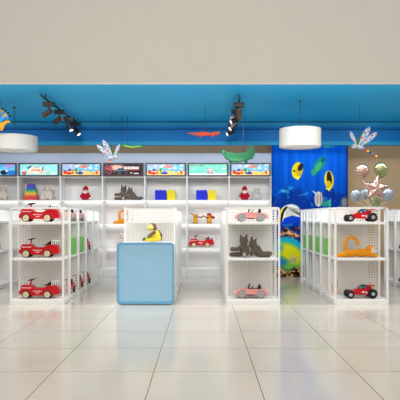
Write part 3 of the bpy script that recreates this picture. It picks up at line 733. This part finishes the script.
def pull_toy():
    r = empty('pull_toy')
    for x, red in ((-6.6, 0), (7.4, 1)):
        e = [Ev(x,3.4,2.5,3,0,2.2), Ev(x,7.6,2.5,2.2,0,2.2), Ev(x-2,9.2,.9,.9), Ev(x+2,9.2,.9,.9)]+Lv(x-1.3,1.6,x-1.7,1,1.2,1.1)+Lv(x+1.3,1.6,x+1.7,1,1.2,1.1)
        f = blob('bear_figure', e, 'gold_wood', r, .007)
        MB().ell((x*V, -2.1*V, 3.4*V), (1.3*V, .5*V, 1.6*V)).build('belly_patch', 'bird_gold', f)
        dots(f, [(((x-.9)*V, -2*V, 8*V), .32*V), (((x+.9)*V, -2*V, 8*V), .32*V)], False)
        if red:
            c = MB().ell((x*V, 0, 9.4*V), (2.5*V, 2.3*V, 1.5*V)); c.ell(((x+3.4)*V, -.4*V, 6.6*V), (2.6*V, 1.3*V, 1.4*V), (0,.2,0)); c.ell(((x-1.8)*V, 0, 6.2*V), (1.2*V, 1.4*V, 1*V)); c.build('red_cap', 'santa_red', r)
    MB().tube([(-12*V, 0, 11*V), (-9*V, 0, 9*V), (-5*V, -.8*V, 7.4*V), (-1*V, -.4*V, 6.4*V), (1.2*V, 0, 8*V), (3*V, 0, 7.4*V), (5.6*V, 0, 5*V)], [.35*V,.5*V,.6*V,.8*V,.8*V,.7*V,.5*V]).build('draw_bar', 'bronze_cord', r)
    return r
def green_box():
    r = empty('toy_carton')
    MB().box(-.06, .06, -.2, .2, 0, .255, .006).build('carton', 'leaf_green', r)
    h = MB().prism([(-.03,.254),(.03,.254),(.03,.28),(.012,.28),(.012,.264),(-.012,.264),(-.012,.28),(-.03,.28)], -.05, -.044); h.build('hang_tab', 'lime_label', r)
    return r

def settle(r):
    zs = [v.co.z for c in r.children_recursive if c.type == 'MESH' for v in c.data.vertices]
    dz = .0005-min(zs)
    for c in r.children: c.location.z += dz
# ---- the end stand toys
TD = FRONT+.2
truck = fire_truck(); T_G, C_G, B_G = 'red ride-on trucks', 'pink toy convertibles', 'red toy buggies'
def tx(px, d=TD): return X(px, d)
truck.location = (tx(40), TD, S1+.001); tag(truck, 'red ride-on truck on the top shelf of the left end stand', 'toy truck', T_G)
dup(truck, (tx(40), TD, S2+.001), 'red ride-on truck on the middle shelf of the left end stand', T_G)
dup(truck, (tx(40), TD, S0+.001), 'red ride-on truck on the base of the left end stand', T_G)
dup(truck, (X(201.5, 11.85), 11.85, SHZ[2]+.001), 'red ride-on truck on the back wall shelf under the golden pull toy', T_G, sc=.92)
car = pink_car(); car.location = (tx(251), TD, S1+.001); tag(car, 'pink toy convertible on the top shelf above the grey plush cats', 'toy car', C_G)
dup(car, (tx(251), TD, S0+.001), 'pink toy convertible on the stand base below the grey plush cats', C_G)
bg = buggy(); bg.location = (tx(360.5), TD, S1+.001); tag(bg, 'red toy buggy with black wheels on the top shelf above the orange plush', 'toy buggy', B_G)
dup(bg, (tx(360.5), TD, S0+.001), 'red toy buggy with black wheels on the stand base below the orange plush', B_G)
ca = cat_upright(); settle(ca); ca.location = (tx(244.2), TD, S2+.001); tag(ca, 'grey plush cat sitting upright on the pink car stand, legs stretched left', 'plush toy', 'grey plush cats')
cl = cat_leaning(); settle(cl); cl.location = (tx(250.9)+.012, TD+.0, S2+.001); tag(cl, 'grey plush cat reclining on the pink car stand, legs stretched right', 'plush toy', 'grey plush cats')
mk = monkey(); settle(mk); mk.location = (tx(357.5), TD, S2+.001); tag(mk, 'orange plush monkey with curled tail lying between the two buggies', 'plush toy', 'orange plush monkeys')
# ---- back wall toys
WD = 11.84
def wp(px, row): return (X(px, WD), WD, SHZ[row]+.001)
dup(ca, wp(124.0, 0), 'grey plush cat sitting upright on the back wall under the dark car poster', 'grey plush cats', sc=.98)
dup(cl, wp(129.1, 0), 'grey plush cat reclining on the back wall under the dark car poster', 'grey plush cats', sc=.98)
dup(mk, wp(127.6, 1), 'orange plush monkey half hidden behind the counter panel, on the back wall', 'orange plush monkeys', sc=.98)
td = teddy('beige_plush', 'beige_muzzle'); settle(td); td.location = wp(47.5, 0); tag(td, 'beige teddy bear beside the rainbow stacking tower', 'teddy bear', 'teddy bears')
dup(td, wp(2.5, 0), 'beige teddy bear at the left photo edge under the sea swirl poster', 'teddy bears')
dup(td, wp(122.5, 2), 'beige teddy bear half hidden behind the perforated panel above the counter', 'teddy bears', sc=.95)
ts = teddy('silver_plush', 'white_plush'); settle(ts); ts.location = wp(257, 0); ts.scale = (.8,)*3; tag(ts, 'small silver grey teddy bear right of the red doll', 'teddy bear', 'teddy bears')
dl = doll(); settle(dl); dl.location = wp(85.5, 0); tag(dl, 'red doll in a cap standing alone on the left wall shelf', 'doll', 'red dolls')
dup(dl, wp(244.5, 0), 'red doll in a cap beside the silver grey teddy bear', 'red dolls')
tw = tower(); tw.location = wp(31.3, 0); tag(tw, 'rainbow stacking tower tapering from red to violet', 'stacking toy')
bb = cubes('block_blue', 11, 10); bb.location = wp(160.7, 0); tag(bb, 'blue toy block under the beach poster, left pair', 'toy block', 'blue and yellow toy blocks')
dup(bb, wp(201.7, 0), 'blue toy block under the mint green poster', 'blue and yellow toy blocks')
by = cubes('block_yellow', 8.2, 9.8); by.location = wp(171.4, 0); tag(by, 'yellow toy block under the beach poster, left pair', 'toy block', 'blue and yellow toy blocks')
dup(by, wp(212, 0), 'yellow toy block under the mint green poster', 'blue and yellow toy blocks')
pt = pull_toy(); settle(pt); pt.location = wp(202, 1); tag(pt, 'golden pull toy of two bears, one in a red cap', 'pull toy')
be = bee(); settle(be); be.location = (X(152.3, 8.12), 8.12, CZ+.001); tag(be, 'yellow and brown plush sitting on the blue counter', 'plush toy')
# ---- toys in the aisle bays
def by_(k, f=.5): return EB+BL*(k+f)
g = green_box(); first = True
for k in range(4):
    l = 'green toy carton in the right aisle row, '+['nearest the buggy stand', 'second from the buggy stand', 'third from the buggy stand', 'farthest from the buggy stand'][k]
    loc = (1.84+.09, by_(k, .48), S2+.001)
    if first: g.location = loc; tag(g, l, 'toy box', 'green toy cartons'); first = False
    else: dup(g, loc, l, 'green toy cartons')
dup(g, (-1.93-.095, by_(0, .5), S2+.001), 'green toy carton in the left aisle row, nearer the red truck stand', 'green toy cartons')
dup(g, (-1.93-.095, by_(1, .5), S2+.001), 'green toy carton in the left aisle row, farther from the red truck stand', 'green toy cartons')
tr = PI/2
dup(truck, (-2.035, by_(0, .52), S0+.001), 'red ride-on truck facing out from the left row base, first bay', T_G, rz=tr, sc=.82)
dup(truck, (-2.035, by_(1, .52), S0+.001), 'red ride-on truck facing out from the left row base, second bay', T_G, rz=tr, sc=.82)
dup(truck, (-2.035, by_(2, .52), S0+.001), 'red ride-on truck facing out from the left row base, third bay', T_G, rz=tr, sc=.82)
dup(truck, (-2.035, by_(2, .52), S2+.001), 'red ride-on truck facing out from the left row middle shelf', T_G, rz=tr, sc=.82)
dup(car, (-2.04, by_(0, .5), S1+.001), 'pink toy convertible facing out on the left row top shelf, nearer one', C_G, rz=tr)
dup(car, (-2.04, by_(1, .5), S1+.001), 'pink toy convertible facing out on the left row top shelf, farther one', C_G, rz=tr)
dup(mk, (1.84+.16, by_(0, .5), S0+.001), 'orange plush monkey lying on the base of the right aisle row', 'orange plush monkeys', rz=PI/2, sc=.85)
dup(be, (-3.62, 9.78, S2+.001), 'yellow and brown plush at the left photo edge, in the far left row', None, cat='plush toy')
dup(bg, (3.4+.24, by_(2, .55), S2+.001), 'red toy buggy at the right photo edge, far right row middle shelf', B_G)
dup(bg, (3.4+.24, by_(2, .55), S0+.001), 'red toy buggy at the right photo edge, far right row base', B_G)
dup(bg, (-3.72, by_(2, .4), S1+.001), 'red toy buggy at the left photo edge, far left row top shelf', B_G)

# ================================================================== BALLOONS
def balloon(kind, px, py, d, rpx, key, label, tilt=0, sq=1.):
    c = Vector((X(px, d), d, Z(py, d))); R = rpx*d/F
    r = empty('foil_balloon', c); tag(r, label, 'balloon', 'foil balloons above the buggy stand')
    bm = bmesh.new(); n = 60; K = 9
    def rad(a):
        if kind == 'star':
            t = (a/(2*PI/5)) % 1; t = abs(t-.5)*2
            th = (1-t)*PI/5; ri = .5; return R*ri*math.sin(PI/5)/(math.sin(th)*(1-ri*math.cos(PI/5))+ri*math.sin(PI/5)*math.cos(th))*1.06
        return R*(1+.02*math.cos(a*14)+.3*max(0, -math.cos(a))**4)
    rings = []
    for sd in (-1, 1):
        rs = []
        for k in range(1, K+1):
            t = k/K; rs.append([])
            for i in range(n):
                a = 2*PI*i/n; q = rad(a+0)*t
                th = (1-t**2)**.6*R*(.38 if kind == 'star' else .52)*(1 if kind != 'star' else (.75+.25*rad(a)/R))
                th *= 1+.05*t*math.cos(a*(15 if kind == 'star' else 18))
                rs[-1].append((q*math.sin(a)*sq, sd*th, q*math.cos(a)))
        rings.append(rs)
    for si, rs in enumerate(rings):
        sd = (-1, 1)[si]; cv = bm.verts.new((0, sd*R*(.38 if kind == 'star' else .52), 0))
        VV = [[bm.verts.new(p) for p in q] for q in rs]
        for i in range(n): bm.faces.new((cv, VV[0][i], VV[0][(i+1) % n]))
        for A, B in zip(VV, VV[1:]):
            for i in range(n): bm.faces.new((A[i], B[i], B[(i+1) % n], A[(i+1) % n]))
    bmesh.ops.remove_doubles(bm, verts=bm.verts[:], dist=1e-5); bmesh.ops.recalc_face_normals(bm, faces=bm.faces[:])
    bm.transform(Matrix.Rotation(tilt, 4, 'Y'))
    for f in bm.faces: f.smooth = True
    me = bpy.data.meshes.new('foil'); bm.to_mesh(me); bm.free(); me.materials.append(M[key]); link('foil', me, r)
    end = Vector((2.5, 8.45, TOP-.004))-c
    lo = Vector((0, 0, -R*(.52 if kind == 'star' else 1.27)))
    pts = [lo.lerp(end, t)+Vector((.02*math.sin(t*PI*2)*(1-t), 0, 0)) for t in [i/10 for i in range(11)]]
    MB().tube(pts, .0025, 6).build('ribbon', 'ribbon', r)
balloon('star', 376, 188.5, 8.3, 14.5, 'foil_pink', 'pale pink star shaped foil balloon, largest of the cluster', .08)
balloon('round', 362.3, 170.5, 8.55, 6.8, 'foil_pink', 'round pink foil balloon at upper left of the star')
balloon('round', 381, 169, 8.6, 7, 'foil_green', 'round pale green foil balloon at upper right of the star')
balloon('round', 355.5, 195, 8.5, 5.4, 'foil_silver', 'silver foil balloon, outermost on the left of the star')
balloon('round', 364.5, 193.5, 8.7, 5, 'foil_silver', 'silver foil balloon tucked between the outer silver one and the star')
balloon('round', 388, 194, 8.65, 5.8, 'foil_silver', 'silver foil balloon right of the star')
balloon('round', 375.5, 200.2, 8.55, 6.0, 'foil_green', 'pale green foil balloon below the star, just over the stand')

# ================================================================== HANGING THINGS
def wire(b, p, mi=0, r=.003, top=CEIL): b.tube([p, (p[0], p[1], top-.001)], r, 6, mi)
def pendant(px, ptop, pbot, rpx, d, label):
    R = rpx*d/F; x = X(px, d); z1, z0 = Z(ptop, d), Z(pbot, d)
    r = empty('drum_pendant', (x, d, z0)); tag(r, label, 'pendant lamp', 'white drum pendants'); h = z1-z0
    b = MB().lathe([(R-.012, .004), (R, 0), (R, h), (R-.012, h), (R-.012, .004)], seg=56)
    b.lathe([(R-.01, h-.004), (.0005, h-.004)], seg=56); b.build('drum_shade', 'drum_white', r)
    MB().lathe([(R-.014, .012), (.001, .012)], seg=56).build('diffuser', 'diffuser_white', r)
    MB().tube([(0, 0, h-.004), (0, 0, CEIL-z0-.02)], .005).build('cord', 'cord_dark', r)
    MB().cyl((0, 0, CEIL-z0-.025), (0, 0, CEIL-z0), .018).build('ceiling_rose', 'cord_dark', r)
pendant(14.3, 136.5, 151, 22.7, 9.5, 'white drum pendant lamp at the left, cut by the photo edge')
pendant(300, 129, 147.3, 20.6, 9.0, 'white drum pendant lamp hanging in front of the undersea mural')

def track(x, z, y0, y1, heads, label):
    r = empty('track_light', (x, y0, z)); tag(r, label, 'track light', 'black ceiling track lights')
    MB().box(-.012, .012, 0, y1-y0, -.012, .012, .003).build('rail', 'black_plastic', r)
    for y in (.25, y1-y0-.25): MB().cyl((0, y, .012), (0, y, CEIL-z), .008).build('hanger', 'black_plastic', r)
    for (dy, dx, dz, lit) in heads:
        h = MB().box(-.085, .085, dy-.05, dy+.05, -.08, -.012, .006)
        h.cyl((0, dy, -.08), (dx*.1, dy, -.18), .009)
        c0 = Vector((dx*.1, dy, -.175)); dr = Vector((dx, .05 if not lit else -.03, dz)).normalized()
        s = h.cyl(c0-dr*.07, c0+dr*.08, .04, .044, seg=20, mi=1).build('spotlight', ['black_plastic', 'bronze_can'] if not lit else ['black_plastic', 'black_plastic'], r)
        MB().cyl(c0+dr*.078, c0+dr*.086, .033, seg=20).build('lens', 'lamp_lens' if lit else 'bronze_can', s)
track(X(40.5, 8.25), Z(95, 8.25)-.0, 8.25, 10.9, [(.45,-.2,-.12,0), (1.1,-.2,-.12,0), (1.75,.1,-.2,1), (2.3,.12,-.16,1)], 'black ceiling track of spotlights on the left')
track(X(240, 8.3), Z(98, 8.3), 8.3, 10.9, [(.3,.02,-.2,0), (.85,-.18,-.1,1), (1.45,-.16,-.14,1), (2.2,-.2,-.1,1)], 'black ceiling track of spotlights near the centre')
def downlight(px, py, label):
    d = F*(CEIL-EYE)/(VY-py); r = empty('downlight', (X(px, d), d, CEIL)); tag(r, label, 'ceiling light', 'small ceiling downlights')
    MB().lathe([(.055, -.001), (.085, -.001), (.08, -.012), (.055, -.008), (.055, -.001)], seg=28).build('trim_ring', 'white_plastic', r)
    MB().cyl((0, 0, -.003), (0, 0, -.006), .054, seg=24).build('lens', 'lamp_lens', r)
downlight(214, 122.9, 'small round downlight in the blue ceiling near the centre track')
downlight(361, 123.3, 'small round downlight in the blue ceiling above the right dragonfly')

def dragonfly(px, py, d, mirror, label, u, nt=7, sx=2.1, sz=1.25):
    s = -1 if mirror else 1
    c = (X(px, d), d, Z(py, d)); r = empty('dragonfly_mobile', c); tag(r, label, 'mobile', 'hanging dragonfly mobiles')
    b = MB().ell((0, 0, 0), (3*u, 2.6*u, 2.6*u)); b.build('head', 'dragon_white', r)
    b = MB().ell((s*5.6*u, 0, -.6*u), (4.2*u, 2*u, 2*u), (0, s*.35, 0)); b.build('thorax', 'dragon_white', r)
    t = MB(); cols = ['dot_blue','dot_red','dot_yellow','dot_navy','dot_red','dot_blue','dot_yellow']
    for k in range(nt): t.ell((s*(9.6+k*sx-(2.4 if nt < 7 else 0))*u, .0, -(2.4+k*sz)*u), 1.35*u-.03*k*u, mi=k % 4)
    t.build('beaded_tail', ['dot_blue','dot_red','dot_yellow','dot_navy'], r)
    def wing(ax, az, tipx, tipz, wd, yoff, dots):
        a = Vector((ax*s*u, 0, az*u)); tp = Vector((tipx*s*u, 0, tipz*u)); L_ = (tp-a).length; dr = (tp-a).normalized(); nr = Vector((-dr.z, 0, dr.x))
        poly = []
        for k in range(25):
            q = k/24; poly.append(a+dr*(q*L_)+nr*(wd*u*(math.sin(PI*min(1, q*1.02))**.55)*(.35+.65*q)))
        for k in range(23, 0, -1):
            q = k/24; poly.append(a+dr*(q*L_)-nr*(wd*u*(math.sin(PI*min(1, q*1.02))**.55)*(.35+.65*q)))
        m = MB(); y = yoff*u
        m.prism([(p.x, p.z) for p in poly], y, y+.004)
        for k in range(dots):
            q = .38+.52*k/max(1, dots-1); p = a+dr*(q*L_)+nr*(wd*u*.3*(-1)**k)
            m.cyl((p.x, y-.002, p.z), (p.x, y-.0002, p.z), wd*u*.26, seg=12, mi=1+k % 3)
        m.build('wing', ['wing_film', 'dot_red', 'dot_blue', 'dot_navy'], r)
    wing(4, 1, 15.5, 19.5, 3.8, -1.5, 5); wing(6, 0, 22.5, 14, 3.4, -1.2, 4); wing(3, 1, -4, 15.5, 2.6, 1.2, 3)
    tag(wing2(r, s, u), 'green rear wing')
    for sd in (-1, 1): MB().ell((-s*1.4*u, sd*1.5*u, .9*u), .8*u).build('eye', 'dot_navy', r)
    MB().tube([(s*5.6*u, 0, 1*u), (s*5.6*u, 0, CEIL-c[2]-.001)], .0034, 6).build('hanging_wire', 'cord_dark', r)
def wing2(r, s, u):
    P = [(3,1),(3.5,6),(5.5,11),(8.5,13.5),(10.6,12),(9.5,7),(6,1)]
    return MB().prism([(s*x*u, z*u) for x, z in P], 1.9*u, 1.9*u+.004).build('wing', 'kite_green', r)
dragonfly(354.2, 146.4, 9.3, False, 'white dragonfly mobile with beaded tail hanging at the right', 9.3/F)
dragonfly(116.2, 157, 10.2, True, 'white dragonfly mobile hanging in front of the dark car poster', 10.2/F*.86, 4, .7, 1.7)

def flat_kite(name, label, cat, d, prof, thick, keys, wires, fins=(), feats=None):
    "carved hanging animal: outline in photo units at depth d"
    u = d/F; cx = sum(p[0] for p in prof)/len(prof); cy = sum(p[1] for p in prof)/len(prof)
    c = (X(cx, d), d, Z(cy, d)); r = empty(name, c); tag(r, label, cat)
    T = lambda P: [((x-cx)*u, (cy-y)*u) for x, y in P]
    MB().prism(T(prof), -thick, thick, .008, seg=2).build('body', keys[0], r)
    for nm, P, key, th in fins: MB().prism(T(P), -th, th, .003).build(nm, key, r)
    if feats:
        m = MB()
        for x, y, rad in feats: m.ell(((x-cx)*u, -thick, (cy-y)*u), rad*u)
        m.build('eyes', 'black_plastic', r)
    for x, y in wires: MB().tube([((x-cx)*u, 0, (cy-y)*u), ((x-cx)*u, 0, CEIL-c[2]-.001)], .0042, 6).build('hanging_wire', 'cord_dark', r)
    return r
flat_kite('hanging_crocodile', 'green wooden crocodile with upturned tail hanging over the mint poster', 'hanging decoration', 9.8,
    [(221,151.5),(223.5,150.2),(226.5,152.6),(232,153.3),(239,153.2),(245,153.2),(249,150.6),(250.2,146.5),(252.6,145.8),(254.4,148.6),(254.6,154),(252.8,158.6),(248,160.2),(243,161),(238,162.4),(231,161.6),(225.5,158.6),(224,154.6)], .05,
    ['croc_green'], [(243.5,153.4)], [('belly', [(228,159.5),(233,158.4),(241,158.4),(246,159),(240,161.8),(232,161.4)], 'croc_belly', .054), ('foot', [(229,161),(232.5,161),(232,163.6),(229.5,163.6)], 'croc_green', .03), ('foot', [(244,160),(247,159.6),(247.6,163.2),(245,163.4)], 'croc_green', .03)], [(225.4,153,.7)])
flat_kite('hanging_lizard', 'slim orange lizard hanging from a wire before the fascia', 'hanging decoration', 9.35,
    [(187,133.2),(192,133),(198,133.6),(200.5,132.2),(202.5,131.2),(205,132.8),(210,133.6),(215,132.4),(219.5,132),(220.6,133.2),(217,134.8),(211,135.8),(204,135.6),(199,135.4),(193,134.6)], .03,
    ['kite_orange'], [(205,133)], [('leg', [(200,135),(203,135),(201,137.2),(199,137)], 'kite_orange', .05), ('leg', [(212,135),(214.5,134.6),(213.4,136.8),(212,136.8)], 'kite_orange', .05)], [(202.6,132.2,.5)])
flat_kite('hanging_fish', 'slim green and lime fish hanging behind the left dragonfly', 'hanging decoration', 10.4,
    [(121,145.8),(123,144.4),(127,145.2),(131,146.6),(135,146.4),(139,145.4),(143.6,146),(144,147),(140,147.2),(136,148),(131,148.2),(127,147.4),(123,147)], .025,
    ['kite_green'], [(121.8,145.4), (127.6,145.6)], [('lime_stripe', [(123,145.6),(128,146),(133,147.2),(138,146.6),(142,146.2),(138,147.2),(132,147.8),(126,146.8)], 'kite_lime', .027)], [(123.4,145.4,.4)])

def bird():
    d = 9.0; u = d/F; c = (X(1.5, d), d, Z(123, d)); r = empty('hanging_bird', c)
    tag(r, 'golden hanging bird with black tipped tail fan, at the left photo edge', 'hanging decoration')
    e = []
    def el(x, y, rx, rz, rot=0): return (((x-1.5)*u, 0, (123-y)*u), (rx*u, min(rx, rz)*u*.8, rz*u), (0, math.radians(rot), 0))
    e = [el(0,126,4.6,4.2), el(-5,124,5,4.4), el(4,123.4,2.4,2), el(7,121.4,2.3,1.8,-10), el(1.5,129,1.8,2.2), el(-6,129,1.6,3)]
    blob('body', e, 'bird_gold', r, .01)
    MB().prism([((x-1.5)*u, (123-y)*u) for x, y in ((8.6,120.4),(11,122.6),(8.6,123))], -.01, .01, .003).build('beak', 'bird_gold', r)
    for k, a in enumerate((22, 36, 50, 64, 78, 94, 110, 126)):
        an = math.radians(a); L0, L1 = 4*u, 15*u
        b_, t = Vector((-6.2*u, .02+.004*k, 1.2*u)), Vector((math.cos(an), 0, math.sin(an)))
        n = Vector((-t.z, 0, t.x)); f = MB()
        P = [b_+t*L0-n*.8*u, b_+t*(L1-2*u)-n*1.5*u, b_+t*L1-n*.9*u, b_+t*L1+n*.9*u, b_+t*(L1-2*u)+n*1.5*u, b_+t*L0+n*.8*u]
        f.prism([(p.x, p.z) for p in P], b_.y, b_.y+.003)
        q = b_+t*L1; f.ell((q.x, b_.y-.002, q.z), (1.25*u, .4*u, 1.25*u), mi=1)
        f.build('tail_feather', ['feather_tan' if k % 2 else 'feather_blue', 'black_plastic'], r)
    MB().prism([((x-1.5)*u, (123-y)*u) for x, y in ((-6,121),(-3,116.5),(2,117),(5.6,119),(3.4,122),(-1,123.4))], -.045, -.038, .002).build('wing', 'feather_blue', r)
    dots(r, [((6.2*u, -1.3*u, 2.2*u), .5*u)], False)
    MB().tube([(-1.5*u, 0, 1*u), (-1.5*u, 0, CEIL-c[2]-.001)], .0042, 6).build('hanging_wire', 'cord_dark', r)
bird()

# ================================================================== LIGHT
wd = bpy.data.worlds.new('world'); scene.world = wd; wd.use_nodes = True
bgn = wd.node_tree.nodes['Background']; bgn.inputs['Color'].default_value = (1, .975, .94, 1); bgn.inputs['Strength'].default_value = .5
def area(name, loc, rot, sx, sy, power, color=(1,1,1)):
    l = bpy.data.lights.new(name, 'AREA'); l.shape = 'RECTANGLE'; l.size = sx; l.size_y = sy; l.energy = power; l.color = color
    o = bpy.data.objects.new(name, l); COL.objects.link(o); o.location = loc; o.rotation_euler = rot
    return o
area('unseen_strip_fill', (0, 7.8, CEIL-.03), (math.radians(12), 0, 0), 9.5, .12, 180, (1,.985,.96))  # unseen strip added behind the bulkhead to brighten the shop interior
area('front_fill_light', (0, 1.6, 4.6), (math.radians(40), 0, 0), 8, 3, 230, (1,.975,.94))  # unseen fill added on the mall side to light the stand fronts
area('unseen_back_fill', (0, 11.25, CEIL-.03), (math.radians(15), 0, 0), 9.5, .2, 30, (1,.95,.88))  # unseen weak fill added behind the fascia to lift the wall above the shelves
def spot(x, y, z, tx_, ty, tz, power):
    l = bpy.data.lights.new('added_wall_spot', 'SPOT'); l.energy = power; l.spot_size = math.radians(95); l.spot_blend = 1; l.shadow_soft_size = .12; l.color = (1,.985,.96)
    o = bpy.data.objects.new('added_wall_spot', l); COL.objects.link(o); o.location = (x, y, z)
    o.rotation_euler = (Vector((tx_, ty, tz))-Vector((x, y, z))).to_track_quat('-Z', 'Y').to_euler()
for x, tx_ in ((-3.6,-3.8), (-2.2,-2.2), (-.9,-.9), (.4,.4), (1.6,1.8), (3.0,3.4)): spot(x, 9.3, CEIL-.12, tx_, 12, 1.0, 78)  # added spots brighten the wall shelves; not all sit at track heads

scene.view_settings.view_transform = 'Standard'
scene.view_settings.look = 'None'
scene.view_settings.exposure = 0
scene.cycles.max_bounces = 8
scene.cycles.sample_clamp_indirect = 6
scene.cycles.use_denoising = True
